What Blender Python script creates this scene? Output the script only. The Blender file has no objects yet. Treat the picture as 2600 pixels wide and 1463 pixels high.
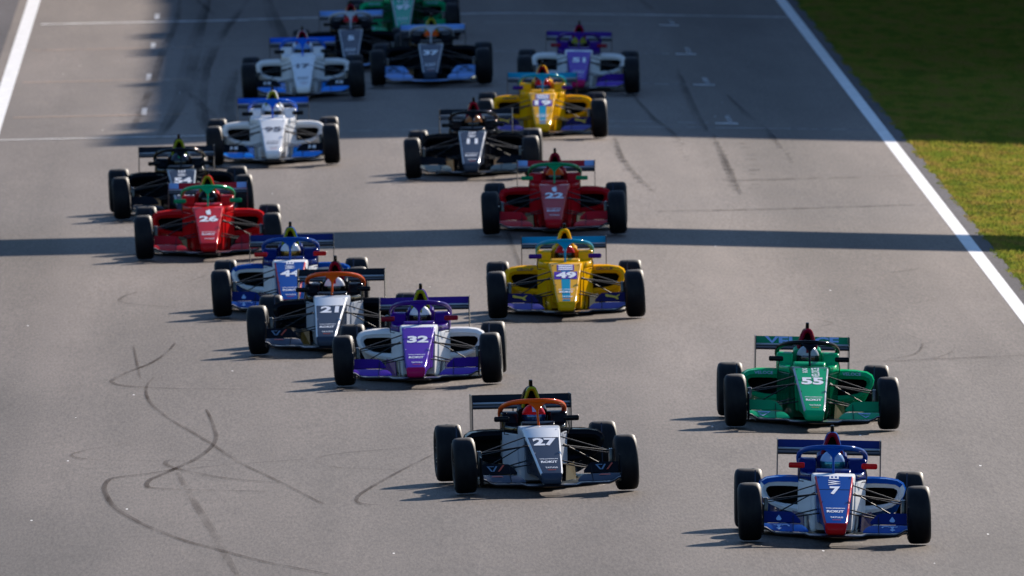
import bpy, bmesh, math, random
from mathutils import Vector, Matrix
random.seed(7)
PI = math.pi
S = bpy.context.scene
COL = S.collection

# ------------------------------------------------------------------ camera
cam_d = bpy.data.cameras.new('camera')
cam = bpy.data.objects.new('camera', cam_d); COL.objects.link(cam)
cam.location = (-4.237, 0.0, 11.8)
cam.rotation_euler = (math.radians(90 - 1.9937), 0, math.radians(-0.5326))
cam_d.sensor_width = 36; cam_d.lens = 983.1
cam_d.clip_start = 1; cam_d.clip_end = 6000
cam_d.dof.use_dof = True; cam_d.dof.focus_distance = 276; cam_d.dof.aperture_fstop = 11
S.camera = cam

# ------------------------------------------------------------------ light
SUN_A, SUN_K = 0.98, 2.15            # shadow run (left, towards camera) for one metre of height
sunv = Vector((SUN_A, SUN_K, 1)).normalized()
ELEV = math.asin(sunv.z); AZ = math.atan2(sunv.x, sunv.y)
world = bpy.data.worlds.new('World'); S.world = world; world.use_nodes = True
wn = world.node_tree.nodes; wl = world.node_tree.links
bg = wn['Background']
sky = wn.new('ShaderNodeTexSky'); sky.sky_type = 'NISHITA'; sky.sun_disc = False
sky.sun_elevation = ELEV; sky.sun_rotation = AZ
sky.air_density = 1.0; sky.dust_density = 0.3; sky.ozone_density = 6.0
wl.new(sky.outputs[0], bg.inputs[0]); bg.inputs[1].default_value = 0.088
sun_d = bpy.data.lights.new('sun', 'SUN'); sun_d.energy = 5.0; sun_d.angle = math.radians(0.53)
sun_d.color = (1.0, 0.89, 0.77)
sun = bpy.data.objects.new('sun', sun_d); COL.objects.link(sun)
sun.rotation_euler = sunv.to_track_quat('Z', 'Y').to_euler()
sun.location = (60, 400, 80)
S.view_settings.view_transform = 'Standard'; S.view_settings.look = 'None'
S.view_settings.gamma = 1; S.view_settings.use_curve_mapping = False
S.view_settings.exposure = 0.80

# ------------------------------------------------------------------ helpers
def g(X):                             # cross-section of the cambered road
    return -0.021 * (math.sqrt(X * X + .35 ** 2) - .35)

def mat(name, col, rough=.5, metal=0., coat=0., spec=.5, coat_rough=.04):
    m = bpy.data.materials.new(name); m.use_nodes = True
    b = m.node_tree.nodes['Principled BSDF']
    b.inputs['Base Color'].default_value = (*col, 1); b.inputs['Roughness'].default_value = rough
    b.inputs['Metallic'].default_value = metal; b.inputs['Coat Weight'].default_value = coat
    b.inputs['Coat Roughness'].default_value = coat_rough
    b.inputs['Specular IOR Level'].default_value = spec
    return m

def noise_col(m, c1, c2, scale, detail=4, stretch=(1, 1, 1), lo=.35, hi=.65, coord='Object', bump=0, bump_scale=None, rough=None):
    nt = m.node_tree; n = nt.nodes; l = nt.links; b = n['Principled BSDF']
    tc = n.new('ShaderNodeTexCoord'); mp = n.new('ShaderNodeMapping'); mp.inputs['Scale'].default_value = stretch
    l.new(tc.outputs[coord], mp.inputs[0])
    t = n.new('ShaderNodeTexNoise'); t.inputs['Scale'].default_value = scale; t.inputs['Detail'].default_value = detail
    l.new(mp.outputs[0], t.inputs[0])
    r = n.new('ShaderNodeValToRGB'); r.color_ramp.elements[0].position = lo; r.color_ramp.elements[1].position = hi
    r.color_ramp.elements[0].color = (*c1, 1); r.color_ramp.elements[1].color = (*c2, 1)
    l.new(t.outputs[0], r.inputs[0]); l.new(r.outputs[0], b.inputs['Base Color'])
    if bump:
        bp = n.new('ShaderNodeBump'); bp.inputs['Strength'].default_value = bump; bp.inputs['Distance'].default_value = .02
        l.new(t.outputs[0], bp.inputs['Height']); l.new(bp.outputs[0], b.inputs['Normal'])
    return r

PAINT_COAT = .30
def paint(name, col, flake=True):
    m = mat(name, col, .34, 0, PAINT_COAT, .0)
    nt = m.node_tree; n = nt.nodes; l = nt.links; b = n['Principled BSDF']; b.inputs['Coat IOR'].default_value = 1.36
    tc = n.new('ShaderNodeTexCoord')
    t = n.new('ShaderNodeTexNoise'); t.inputs['Scale'].default_value = 7; t.inputs['Detail'].default_value = 5
    l.new(tc.outputs['Object'], t.inputs[0])
    mr = n.new('ShaderNodeMapRange'); mr.inputs['From Min'].default_value = .3; mr.inputs['From Max'].default_value = .7
    mr.inputs['To Min'].default_value = .26; mr.inputs['To Max'].default_value = .5
    l.new(t.outputs[0], mr.inputs[0]); l.new(mr.outputs[0], b.inputs['Roughness'])
    mr2 = n.new('ShaderNodeMapRange'); mr2.inputs['From Min'].default_value = .3; mr2.inputs['From Max'].default_value = .7
    mr2.inputs['To Min'].default_value = .03; mr2.inputs['To Max'].default_value = .16
    l.new(t.outputs[0], mr2.inputs[0]); l.new(mr2.outputs[0], b.inputs['Coat Roughness'])
    # faint road film
    mx = n.new('ShaderNodeMix'); mx.data_type = 'RGBA'
    mx.inputs[6].default_value = (*col, 1); mx.inputs[7].default_value = (.12, .11, .10, 1)
    t2 = n.new('ShaderNodeTexNoise'); t2.inputs['Scale'].default_value = 3; t2.inputs['Detail'].default_value = 8
    l.new(tc.outputs['Object'], t2.inputs[0])
    mr3 = n.new('ShaderNodeMapRange'); mr3.inputs['From Min'].default_value = .5; mr3.inputs['From Max'].default_value = .8
    mr3.inputs['To Max'].default_value = .05
    l.new(t2.outputs[0], mr3.inputs[0]); l.new(mr3.outputs[0], mx.inputs[0]); l.new(mx.outputs[2], b.inputs['Base Color'])
    return m

def mesh_from_bm(name, bm, smooth=35, recalc=True):
    if recalc: bmesh.ops.recalc_face_normals(bm, faces=bm.faces)
    me = bpy.data.meshes.new(name); bm.to_mesh(me); bm.free()
    if smooth:
        for p in me.polygons: p.use_smooth = True
        me.set_sharp_from_angle(angle=math.radians(smooth))
    me.materials.append(None)
    return me

def obj(name, me, m, parent=None, loc=None, rot=None):
    o = bpy.data.objects.new(name, me); COL.objects.link(o)
    if not me.materials: me.materials.append(None)
    o.material_slots[0].link = 'OBJECT'; o.material_slots[0].material = m
    if parent: o.parent = parent
    if loc is not None: o.location = loc
    if rot is not None: o.rotation_euler = rot
    return o

def loft(bm, rings, cap=True, closed=True):
    R = [[bm.verts.new(p) for p in r] for r in rings]
    n = len(R[0])
    for a, b in zip(R, R[1:]):
        for i in range(n if closed else n - 1):
            j = (i + 1) % n
            bm.faces.new((a[i], a[j], b[j], b[i]))
    if cap:
        bm.faces.new(R[0][::-1]); bm.faces.new(R[-1])
    return R

def trap(y, wt, wb, zt, zb, r=.025, n=4):      # rounded trapezoid ring across the car
    c = [(wt, zt), (-wt, zt), (-wb, zb), (wb, zb)]
    out = []
    for i in range(4):
        p = Vector(c[i]); a = Vector(c[i - 1]); b = Vector(c[(i + 1) % 4])
        da = (a - p); db = (b - p); rr = min(r, da.length * .45, db.length * .45)
        s = p + da.normalized() * rr; e = p + db.normalized() * rr
        for k in range(n + 1):
            t = k / n
            q = s * (1 - t) ** 2 + p * 2 * t * (1 - t) + e * t * t
            out.append((q.x, y, q.y))
    return out

def tube(bm, pts, rad, seg=8, flat=1.0, cap=True):
    pts = [Vector(p) for p in pts]; rings = []
    if not isinstance(rad, (list, tuple)): rad = [rad] * len(pts)
    for i, p in enumerate(pts):
        d = (pts[min(i + 1, len(pts) - 1)] - pts[max(i - 1, 0)]).normalized()
        up = Vector((0, 0, 1)) if abs(d.z) < .95 else Vector((0, 1, 0))
        s = d.cross(up).normalized(); u = s.cross(d).normalized()
        rings.append([p + s * math.cos(2 * PI * k / seg) * rad[i] + u * math.sin(2 * PI * k / seg) * rad[i] * flat for k in range(seg)])
    loft(bm, rings, cap)

def spline(pts, n=4):
    P = [Vector(p) for p in pts]; out = []
    for i in range(len(P) - 1):
        p0 = P[max(i - 1, 0)]; p1 = P[i]; p2 = P[i + 1]; p3 = P[min(i + 2, len(P) - 1)]
        for k in range(n):
            t = k / n
            out.append(.5 * ((2 * p1) + (p2 - p0) * t + (2 * p0 - 5 * p1 + 4 * p2 - p3) * t * t + (3 * p1 - p0 - 3 * p2 + p3) * t ** 3))
    out.append(P[-1]); return out

def box(bm, c, s, bev=0, seg=2):
    r = bmesh.ops.create_cube(bm, size=1, matrix=Matrix.Translation(c) @ Matrix.Diagonal((*s, 1)))
    if bev:
        es = list({e for v in r['verts'] for e in v.link_edges})
        bmesh.ops.bevel(bm, geom=es, offset=bev, segments=seg, affect='EDGES', profile=.5)

def plate(bm, pts, off):                        # polygon pushed out along its own normal
    pts = [Vector(p) for p in pts]
    nrm = Vector((0, 0, 0))
    for i in range(len(pts)): nrm += pts[i].cross(pts[(i + 1) % len(pts)])
    nrm = nrm.normalized() * off
    a = [bm.verts.new(p) for p in pts]; b = [bm.verts.new(p + nrm) for p in pts]
    bm.faces.new(a); bm.faces.new(b[::-1])
    for i in range(len(a)):
        j = (i + 1) % len(a); bm.faces.new((a[i], b[i], b[j], a[j]))

def revolve(bm, prof, seg=40, closed=True):     # prof: (x, r) turned about the x axis
    rings = []
    for k in range(seg):
        a = 2 * PI * k / seg
        rings.append([(x, r * math.cos(a), r * math.sin(a)) for x, r in prof])
    V = [[bm.verts.new(p) for p in r] for r in rings]
    n = len(prof)
    for k in range(seg):
        a, b = V[k], V[(k + 1) % seg]
        for i in range(n if closed else n - 1):
            j = (i + 1) % n
            bm.faces.new((a[i], a[j], b[j], b[i]))

def mirror(pts): return [(-p[0], *p[1:]) for p in pts]
def tag(o, label=None, cat=None, group=None, kind=None):
    if label: o['label'] = label
    if cat: o['category'] = cat
    if group: o['group'] = group
    if kind: o['kind'] = kind
    return o

_font_cache = {}
def text_pts(txt, bold=.02):                    # flat letters, centred on (0,0), cap height 1
    key = (txt, bold)
    if key not in _font_cache:
        cu = bpy.data.curves.new('letters', 'FONT'); cu.body = txt; cu.offset = bold; cu.resolution_u = 3
        to = bpy.data.objects.new('letters', cu); COL.objects.link(to)
        bpy.context.view_layer.update()
        me = bpy.data.meshes.new_from_object(to)
        vs = [(v.co.x, v.co.y) for v in me.vertices]; fs = [tuple(p.vertices) for p in me.polygons]
        bpy.data.objects.remove(to); bpy.data.curves.remove(cu); bpy.data.meshes.remove(me)
        x0 = min(v[0] for v in vs); x1 = max(v[0] for v in vs); y0 = min(v[1] for v in vs); y1 = max(v[1] for v in vs)
        vs = [((v[0] - (x0 + x1) / 2) / (x1 - x0), (v[1] - (y0 + y1) / 2) / (y1 - y0)) for v in vs]
        _font_cache[key] = (vs, fs)
    return _font_cache[key]

def lettering(txt, w, h, put, bold=.02, turn=False):
    vs, fs = text_pts(txt, bold)
    bm = bmesh.new(); V = []
    for u, v in vs:
        if turn: u, v = -v * w, u * h          # reads along the nose
        else: u, v = u * w, v * h
        V.append(bm.verts.new(put(u, v)))
    for f in fs:
        try: bm.faces.new([V[i] for i in f])
        except ValueError: pass
    me = mesh_from_bm('lettering', bm, 0, False)
    return me

def shape(polys, put):                          # flat print from outline polygons
    bm = bmesh.new()
    for p in polys:
        f = bm.faces.new([bm.verts.new(put(u, v)) for u, v in p])
    bmesh.ops.triangulate(bm, faces=bm.faces)
    return mesh_from_bm('print', bm, 0, False)

# ------------------------------------------------------------------ surfaces of the place
def strip(name, x0, x1, y0, y1, z, nx, m, ny=1):
    bm = bmesh.new(); rows = []
    for j in range(ny + 1):
        y = y0 + (y1 - y0) * j / ny
        rows.append([bm.verts.new((x0 + (x1 - x0) * i / nx, y, g(x0 + (x1 - x0) * i / nx) + z)) for i in range(nx + 1)])
    for a, b in zip(rows, rows[1:]):
        for i in range(nx): bm.faces.new((a[i], a[i + 1], b[i + 1], b[i]))
    return obj(name, mesh_from_bm(name, bm, 0), m)

def asphalt_mat(name, c_dark, c_light, fine=1.0, spec_=.15):
    m = mat(name, c_light, .62, spec=.26)
    nt = m.node_tree; n = nt.nodes; l = nt.links; b = n['Principled BSDF']
    tc = n.new('ShaderNodeTexCoord')
    def noise(scale, st, det=3, rough=.5):
        mp = n.new('ShaderNodeMapping'); mp.inputs['Scale'].default_value = st; l.new(tc.outputs['Object'], mp.inputs[0])
        t = n.new('ShaderNodeTexNoise'); t.inputs['Scale'].default_value = scale; t.inputs['Detail'].default_value = det
        t.inputs['Roughness'].default_value = rough
        l.new(mp.outputs[0], t.inputs[0]); return t.outputs[0]
    def rng(s, a, b_, c, d):
        r = n.new('ShaderNodeMapRange'); r.inputs['From Min'].default_value = a; r.inputs['From Max'].default_value = b_
        r.inputs['To Min'].default_value = c; r.inputs['To Max'].default_value = d; l.new(s, r.inputs[0]); return r.outputs[0]
    def mul(a, b_):
        x = n.new('ShaderNodeMath'); x.operation = 'MULTIPLY'; l.new(a, x.inputs[0]); l.new(b_, x.inputs[1]); return x.outputs[0]
    grain = rng(noise(38, (1, .05, 1), 3, .8), .25, .75, 1 - .42 * fine, 1 + .42 * fine)
    mid = rng(noise(2.2, (1, .09, 1), 5, .65), .3, .7, .95, 1.05)
    streak = mul(rng(noise(.75, (1, .012, 1), 5, .6), .3, .7, .90, 1.10), rng(noise(.33, (1, .010, 1), 4, .55), .40, .60, .80, 1.08))
    big = rng(noise(.5, (1, .08, 1), 5, .6), .35, .65, .84, 1.10)
    sep = n.new('ShaderNodeSeparateXYZ'); l.new(tc.outputs['Object'], sep.inputs[0])
    near_darker = rng(sep.outputs[1], 255, 345, .64, 1.02)      # colour and gloss get darker towards the camera
    f = mul(mul(mul(grain, mid), mul(streak, big)), near_darker)
    base = n.new('ShaderNodeMix'); base.data_type = 'RGBA'
    base.inputs[6].default_value = (*c_dark, 1); base.inputs[7].default_value = (*c_light, 1)
    l.new(rng(noise(.5, (1, .05, 1), 4), .35, .65, 0, 1), base.inputs[0])
    sc = n.new('ShaderNodeVectorMath'); sc.operation = 'SCALE'
    l.new(base.outputs[2], sc.inputs[0]); l.new(f, sc.inputs['Scale'])
    spv = n.new('ShaderNodeMath'); spv.operation = 'MULTIPLY'; spv.inputs[1].default_value = spec_; l.new(f, spv.inputs[0]); l.new(spv.outputs[0], b.inputs['Specular IOR Level'])
    # a few bright stone chips
    v = n.new('ShaderNodeTexVoronoi'); v.inputs['Scale'].default_value = 1.7
    mp = n.new('ShaderNodeMapping'); mp.inputs['Scale'].default_value = (1, .1, 1); l.new(tc.outputs['Object'], mp.inputs[0]); l.new(mp.outputs[0], v.inputs[0])
    ch = n.new('ShaderNodeMath'); ch.operation = 'LESS_THAN'; ch.inputs[1].default_value = .022; l.new(v.outputs['Distance'], ch.inputs[0])
    fm = n.new('ShaderNodeMix'); fm.data_type = 'RGBA'; fm.inputs[7].default_value = (.55, .53, .5, 1)
    l.new(ch.outputs[0], fm.inputs[0]); l.new(sc.outputs[0], fm.inputs[6]); l.new(fm.outputs[2], b.inputs['Base Color'])
    bp = n.new('ShaderNodeBump'); bp.inputs['Strength'].default_value = .25; bp.inputs['Distance'].default_value = .01
    l.new(noise(40, (1, 1, 1), 2), bp.inputs['Height']); l.new(bp.outputs[0], b.inputs['Normal'])
    return m

M_track = asphalt_mat('track_asphalt', (.080, .056, .042), (.112, .081, .063))
M_edge = asphalt_mat('edge_asphalt', (.040, .034, .038), (.06, .052, .058), 1.0, .05)
M_line = mat('white_road_paint', (.78, .76, .73), .55)
noise_col(M_line, (.66, .645, .62), (.80, .79, .77), 6, 6, (1, .2, 1), .3, .7)

def worn_paint(name, col, cover, dens):
    m = mat(name, col, .6 if col[0] > .1 else 1.0, spec=.3 if col[0] > .1 else 0); nt = m.node_tree; n = nt.nodes; l = nt.links
    b = n['Principled BSDF']; out = n['Material Output']
    tr = n.new('ShaderNodeBsdfTransparent'); mx = n.new('ShaderNodeMixShader')
    tc = n.new('ShaderNodeTexCoord'); mp = n.new('ShaderNodeMapping'); mp.inputs['Scale'].default_value = (1, .07, 1)
    t = n.new('ShaderNodeTexNoise'); t.inputs['Scale'].default_value = dens; t.inputs['Detail'].default_value = 6
    l.new(tc.outputs['Object'], mp.inputs[0]); l.new(mp.outputs[0], t.inputs[0])
    r = n.new('ShaderNodeMapRange'); r.inputs['From Min'].default_value = .3; r.inputs['From Max'].default_value = .7
    r.inputs['To Min'].default_value = max(0, cover - .25); r.inputs['To Max'].default_value = min(1, cover + .2)
    l.new(t.outputs[0], r.inputs[0]); l.new(r.outputs[0], mx.inputs[0])
    l.new(tr.outputs[0], mx.inputs[1]); l.new(b.outputs[0], mx.inputs[2]); l.new(mx.outputs[0], out.inputs[0])
    return m

M_grass_ground = mat('grass_ground', (.07, .09, .02), 1, spec=0)
noise_col(M_grass_ground, (.15, .115, .016), (.17, .18, .018), .9, 8, (1, .12, 1), .35, .65, bump=.5)

# ground sheet reaching the horizon
bm = bmesh.new()
xs = [-3000, -800, -200, -60, -25, -14, -11] + [-10 + i * .5 for i in range(3, 4)] + [-8.75, -7, -4, -1, 0, 1, 3, 5, 5.12] + [5.2, 6.2, 7, 8, 10, 14, 25, 60, 200, 800, 3000]
ys = [-600, -100, 0, 60, 120, 180, 220] + [240 + 8 * i for i in range(36)] + [540, 600, 700, 900, 1500, 4500]
rows = []
rg = random.Random(3)
for y in ys:
    r = []
    for x in xs:
        xx = max(-12, min(12, x))
        inside = -8.75 <= x <= 5.15
        z = g(xx) - (.06 if inside else .005)
        if x > 7 and x < 60: z += rg.uniform(-.004, .004)
        if abs(x) > 50: z -= .3
        r.append(bm.verts.new((x, y, z)))
    rows.append(r)
for a, b in zip(rows, rows[1:]):
    for i in range(len(xs) - 1): bm.faces.new((a[i], a[i + 1], b[i + 1], b[i]))
tag(obj('ground', mesh_from_bm('ground', bm, 60), M_grass_ground), kind='structure')

tag(strip('track', -8.3, 5.035, 60, 900, 0, 60, M_track), kind='structure')
tag(strip('track_shoulder', 5.035, 5.22, 60, 900, .004, 2, M_edge), kind='structure')
tag(strip('track_shoulder', -8.95, -8.3, 60, 900, .004, 2, M_edge), kind='structure')
tag(strip('edge_line', 4.855, 5.035, 60, 900, .004, 1, M_line), kind='structure')
tag(strip('edge_line', -8.15, -7.93, 60, 900, .004, 1, M_line), kind='structure')

# faint paint across the grid and the slot corners
M_w1 = worn_paint('worn_white_paint', (.75, .73, .70), .8, 3)
M_w2 = worn_paint('faint_white_paint', (.60, .58, .56), .38, 3)
M_or = worn_paint('worn_orange_paint', (.55, .33, .20), .55, 3)
M_orf = worn_paint('faint_orange_paint', (.50, .36, .27), .2, 3)
def road_quad(name, x0, x1, y, wy, m, z=.008, dy=0):
    bm = bmesh.new(); n = max(1, int(abs(x1 - x0) / .5)); top = []; bot = []
    for i in range(n + 1):
        x = x0 + (x1 - x0) * i / n; yy = y + dy * i / n
        bot.append(bm.verts.new((x, yy - wy / 2, g(x) + z))); top.append(bm.verts.new((x, yy + wy / 2, g(x) + z)))
    for i in range(n): bm.faces.new((bot[i], bot[i + 1], top[i + 1], top[i]))
    return tag(obj(name, mesh_from_bm(name, bm, 0), m), kind='structure')
road_quad('grid_line', -7.8, -4.3, 471.0, .55, M_w1)
road_quad('grid_line', -4.3, 4.85, 471.4, .6, worn_paint('half_worn_white_paint', (.66, .64, .62), .6, 3), dy=1.9)
for yy in (454.3, 435.3, 416.3):
    road_quad('grid_line', -7.8, -5.2, yy, .28, M_or)
    road_quad('grid_line', -5.2, -2.0, yy, .25, M_orf)
road_quad('grid_line', -7.9, -4.9, 405.0, .3, M_w1)
road_quad('grid_line', -4.9, 4.85, 405.2, .22, M_w2, dy=2.6)
for yy in (472.8, 453.6, 434.9, 416.1):
    road_quad('grid_mark', -5.89, -5.81, yy + 2, 3.6, M_w1)
    road_quad('grid_mark', -5.80, -5.50, yy + .2, .35, M_w2)
for yy in (466.1, 447.9, 430.0, 409.5):
    road_quad('grid_mark', 2.74, 2.82, yy + 2, 4, M_w2, .012)
    road_quad('grid_mark', 2.55, 2.88, yy, .45, M_w1)
    road_quad('grid_line', -.6, 2.45, yy, .25, M_w2)

# tyre marks left on the asphalt
def mark_mat(op):
    return worn_paint('rubber_mark', (.042, .028, .022), op, 5)
_mm = {}
MARKS=[
 (0.07,0.8,[(-5.34,313.04),(-5.40,311.06),(-5.41,308.69),(-5.36,305.92),(-5.27,303.76),(-5.10,300.64),(-4.87,297.37),(-4.63,293.63),(-4.36,289.25),(-4.07,285.68),(-3.87,283.22),(-3.66,280.48),(-3.53,278.79)]),
 (0.09,0.9,[(-4.74,303.66),(-4.69,301.36),(-4.65,298.72),(-4.62,296.14),(-4.65,293.99),(-4.72,292.25),(-4.83,290.37),(-5.02,288.22),(-5.16,286.75),(-5.27,285.62),(-5.31,284.63),(-5.30,283.79),(-5.25,283.53),(-4.99,282.97),(-4.51,282.49),(-4.10,282.02)]),
 (0.09,0.9,[(-5.02,288.22),(-5.16,287.43),(-5.41,286.71),(-5.65,286.15),(-5.72,285.18),(-5.74,283.51),(-5.70,281.51),(-5.62,279.19),(-5.47,276.88),(-5.23,274.09),(-4.88,271.00),(-4.55,268.87),(-4.15,266.30),(-3.76,264.36),(-3.50,263.09)]),
 (0.05,0.6,[(-3.60,289.91),(-4.33,288.96),(-4.65,288.54),(-5.02,287.80)]),
 (0.09,0.6,[(-5.03,290.83),(-5.11,290.17),(-5.14,289.49),(-5.08,288.59),(-4.88,287.29),(-4.49,285.39),(-4.00,284.13),(-3.61,283.60)]),
 (0.06,0.6,[(-5.52,294.74),(-5.88,293.74),(-6.06,292.77),(-6.13,292.28),(-6.09,291.56),(-5.92,290.87),(-5.57,290.41),(-5.17,290.10),(-4.43,289.81)]),
 (0.07,0.7,[(-2.41,292.46),(-2.85,291.80),(-3.17,291.36),(-3.40,290.85),(-3.53,290.22),(-3.57,289.37),(-3.52,288.47),(-3.36,287.53),(-3.18,287.20),(-2.73,286.63)]),
 (0.07,0.7,[(-2.95,278.14),(-3.16,278.72),(-3.19,279.95),(-3.09,281.79),(-2.75,285.98),(-2.36,290.27)]),
 (0.08,0.9,[(-5.13,323.33),(-5.23,320.21),(-5.40,317.20),(-5.61,315.07),(-5.80,312.56),(-5.79,311.77),(-5.73,311.14),(-5.51,310.35),(-4.92,309.51),(-4.02,308.81)]),
 (0.05,0.5,[(-5.61,322.97),(-5.57,319.36),(-5.52,315.22),(-5.49,312.79)]),
 (0.04,0.4,[(-4.74,346.70),(-5.00,344.18),(-5.25,342.41)]),
 (0.08,0.5,[(-5.64,340.50),(-5.78,339.41),(-5.84,338.27),(-5.82,337.33),(-5.72,336.57),(-5.54,336.00),(-5.14,335.08)]),
 (0.06,0.5,[(4.05,347.78),(3.86,346.92),(3.62,345.94)]),
 (0.05,0.4,[(3.73,339.13),(3.90,338.05),(4.01,337.18),(3.86,336.17),(3.59,335.08)]),
 (0.06,0.5,[(2.41,329.43),(2.58,328.19),(2.39,326.98)]),
 (0.05,0.4,[(3.39,324.71),(3.49,323.47),(3.48,321.76),(3.38,319.59),(3.24,318.27),(2.93,316.85)]),
 (0.05,0.4,[(3.86,321.97),(3.77,319.81),(3.57,318.03),(3.32,317.07),(3.04,316.50)]),
 (0.12,0.6,[(2.54,315.94),(3.05,316.59),(3.72,317.70),(4.58,319.09)]),
 (0.25,0.5,[(2.11,382.38),(2.44,382.40),(2.93,383.07),(4.13,384.88),(4.90,386.22)]),
 (0.25,0.6,[(1.08,368.18),(1.76,369.04),(2.80,370.40),(3.85,372.03),(4.82,373.55)]),
 (0.14,0.1,[(-5.01,287.18),(-4.78,278.45),(-4.60,272.08),(-4.49,267.50),(-4.38,263.36)]),
 (0.2,0.3,[(-5.99,409.31),(-5.92,416.14),(-5.77,435.05),(-5.69,450.84),(-5.51,470.71),(-5.49,486.11)]),
 (0.2,0.3,[(-5.20,427.59),(-4.98,419.68),(-4.77,414.36)]),
 (0.15,0.3,[(-5.20,485.87),(-5.01,479.42),(-4.88,474.40)]),]

for w, a, pts in MARKS:
    k = round(a, 1)
    if k not in _mm: _mm[k] = mark_mat(.36 * k)
    P = spline([(x, y, 0) for x, y in pts], 5); bm = bmesh.new(); prev = None
    zz = .0085 + random.random() * .004
    for i, p in enumerate(P):
        d = (P[min(i + 1, len(P) - 1)] - P[max(i - 1, 0)]); d.z = 0; d.normalize()
        s = Vector((-d.y, d.x, 0)); t = i / (len(P) - 1)
        hw = w * .31 * (0.35 + .65 * math.sin(PI * min(1, max(0, t))) ** .5)
        # a mark drawn across the road reads wider along it, as the tyre slid sideways
        hw *= 1 + 1.2 * abs(s.y)
        a_, b_ = p + s * hw, p - s * hw
        cur = (bm.verts.new((a_.x, a_.y, g(a_.x) + zz)), bm.verts.new((b_.x, b_.y, g(b_.x) + zz)))
        if prev: bm.faces.new((prev[0], prev[1], cur[1], cur[0]))
        prev = cur
    tag(obj('tyre_mark', mesh_from_bm('tyre_mark', bm, 0), _mm[k]), kind='structure')
# chattering locked-wheel marks: rungs of rubber along a wheel's path
M_rung = worn_paint('chatter_rubber', (.03, .03, .028), .34, 5); M_rung2 = worn_paint('faint_chatter_rubber', (.04, .036, .034), .25, 5)
M_lane = worn_paint('rubber_film', (.03, .028, .028), .02, 1.3)
for path, w, step, m_ in (([(2.41, 403), (2.38, 393.2), (2.36, 387.7), (2.35, 383.2), (2.33, 377.1)], .15, 1.05, M_rung), ([(1.81, 401), (1.83, 395.6), (1.86, 390.1)], .12, .9, M_rung2),
        ([(.97, 402), (.94, 392.2), (.97, 385.9), (1.16, 376.4)], .13, 1.0, M_rung), ([(2.79, 401), (2.8, 392.6), (2.57, 377.3)], .16, 1.1, M_rung2), ([(3.27, 400.4), (3.32, 395.2), (3.33, 390.5)], .09, .8, M_rung)):
    bm = bmesh.new(); P_ = spline([(x, y, 0) for x, y in path], 30); acc_ = 0; last = P_[0].y
    for p in P_:
        if last - p.y < step * random.uniform(1.3, 2.0): continue
        last = p.y; ww = w * random.uniform(.55, 1.1); x = p.x + random.uniform(-.03, .02); d = random.uniform(.2, .5)
        bm.faces.new([bm.verts.new((a, b, g(a) + .015)) for a, b in [(x - ww / 2, p.y), (x + ww / 2, p.y + .08), (x + ww / 2 - .01, p.y + d), (x - ww / 2, p.y + d)]])
    tag(obj('tyre_mark', mesh_from_bm('tyre_mark', bm, 0), m_), kind='structure')
for path, w in (([(2.41, 404), (2.36, 387), (2.33, 376)], .12), ([(.97, 402), (.95, 390), (1.16, 376)], .10), ([(1.51, 425), (1.65, 412.2), (1.81, 405.3), (1.92, 398)], .11), ([(2.97, 424.7), (3.09, 414.2), (3.24, 406.3), (3.29, 397)], .12),
        ([(2.46, 483.5), (2.61, 474)], .15), ([(2.43, 439), (2.35, 420), (2.35, 405)], .14), ([(-5.6, 404), (-5.3, 425), (-5.2, 450), (-5.0, 486)], .30), ([(-4.7, 396), (-5.0, 420), (-4.9, 450), (-4.3, 486)], .22),
        ([(-4.1, 396), (-4.6, 415), (-4.5, 440)], .25), ([(-4.0, 395), (-3.6, 430), (-4.0, 486)], .35), ([(-.9, 345), (-1.0, 375), (-.8, 400)], .1)):
    P_ = spline([(x, y, 0) for x, y in path], 14); n = len(P_)
    for off, ww in ((0, 1.0), (.15, .55)):              # a soft double film
        bm = bmesh.new(); prev = None
        for i, p in enumerate(P_):
            k = math.sin(PI * min(1, max(0, (i + .3) / n))) ** .6 * random.uniform(.8, 1.15) * w * .5 * ww
            x = p.x + off * w + random.uniform(-.01, .01)
            cur = (bm.verts.new((x - k, p.y, g(x - k) + .0145 + off * .01)), bm.verts.new((x + k, p.y, g(x + k) + .0145 + off * .01)))
            if prev: bm.faces.new((prev[0], prev[1], cur[1], cur[0]))
            prev = cur
        tag(obj('tyre_mark', mesh_from_bm('tyre_mark', bm, 0), M_lane), kind='structure')

# grass blades on the right verge (and a band on the left one)
def tufts(name, label, x0, x1, y0, y1, n, seed):
    r = random.Random(seed); V = []; F = []
    for _ in range(n):
        x = x0 + (x1 - x0) * r.random() ** 1.25 if x1 > x0 else x0 - (x0 - x1) * r.random() ** 1.25
        y = r.uniform(y0, y1)
        edge = .04 * math.sin(y * .9) + .03 * math.sin(y * 2.7 + 1) + r.uniform(0, .06)
        if x1 > x0: x += edge
        else: x -= edge
        clump = .5 + .5 * math.sin(x * 2.3 + math.sin(y * .35) * 2) * math.sin(y * .21 + x)
        h = r.uniform(.015, .04) * (0.6 + .9 * clump); w = r.uniform(.008, .022)
        a = r.uniform(0, PI); zb = g(max(-12, min(12, x))) - .004
        dx, dy = math.cos(a) * w, math.sin(a) * w; lx, ly = r.uniform(-.03, .03), r.uniform(-.05, .05)
        i = len(V); V += [(x - dx, y - dy, zb), (x + dx, y + dy, zb), (x + lx, y + ly, zb + h)]; F.append((i, i + 1, i + 2))
    me = bpy.data.meshes.new(name); me.from_pydata(V, [], F); me.update()
    return tag(obj(name, me, M_blade), label, None, None, 'stuff')
M_blade = mat('grass_blades', (.10, .13, .02), .9, spec=.05)
rr = noise_col(M_blade, (.27, .20, .05), (.14, .18, .026), 3.2, 6, (1, .14, 1), .38, .62)
e = rr.color_ramp.elements.new(.5); e.color = (.235, .23, .036, 1)
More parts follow.
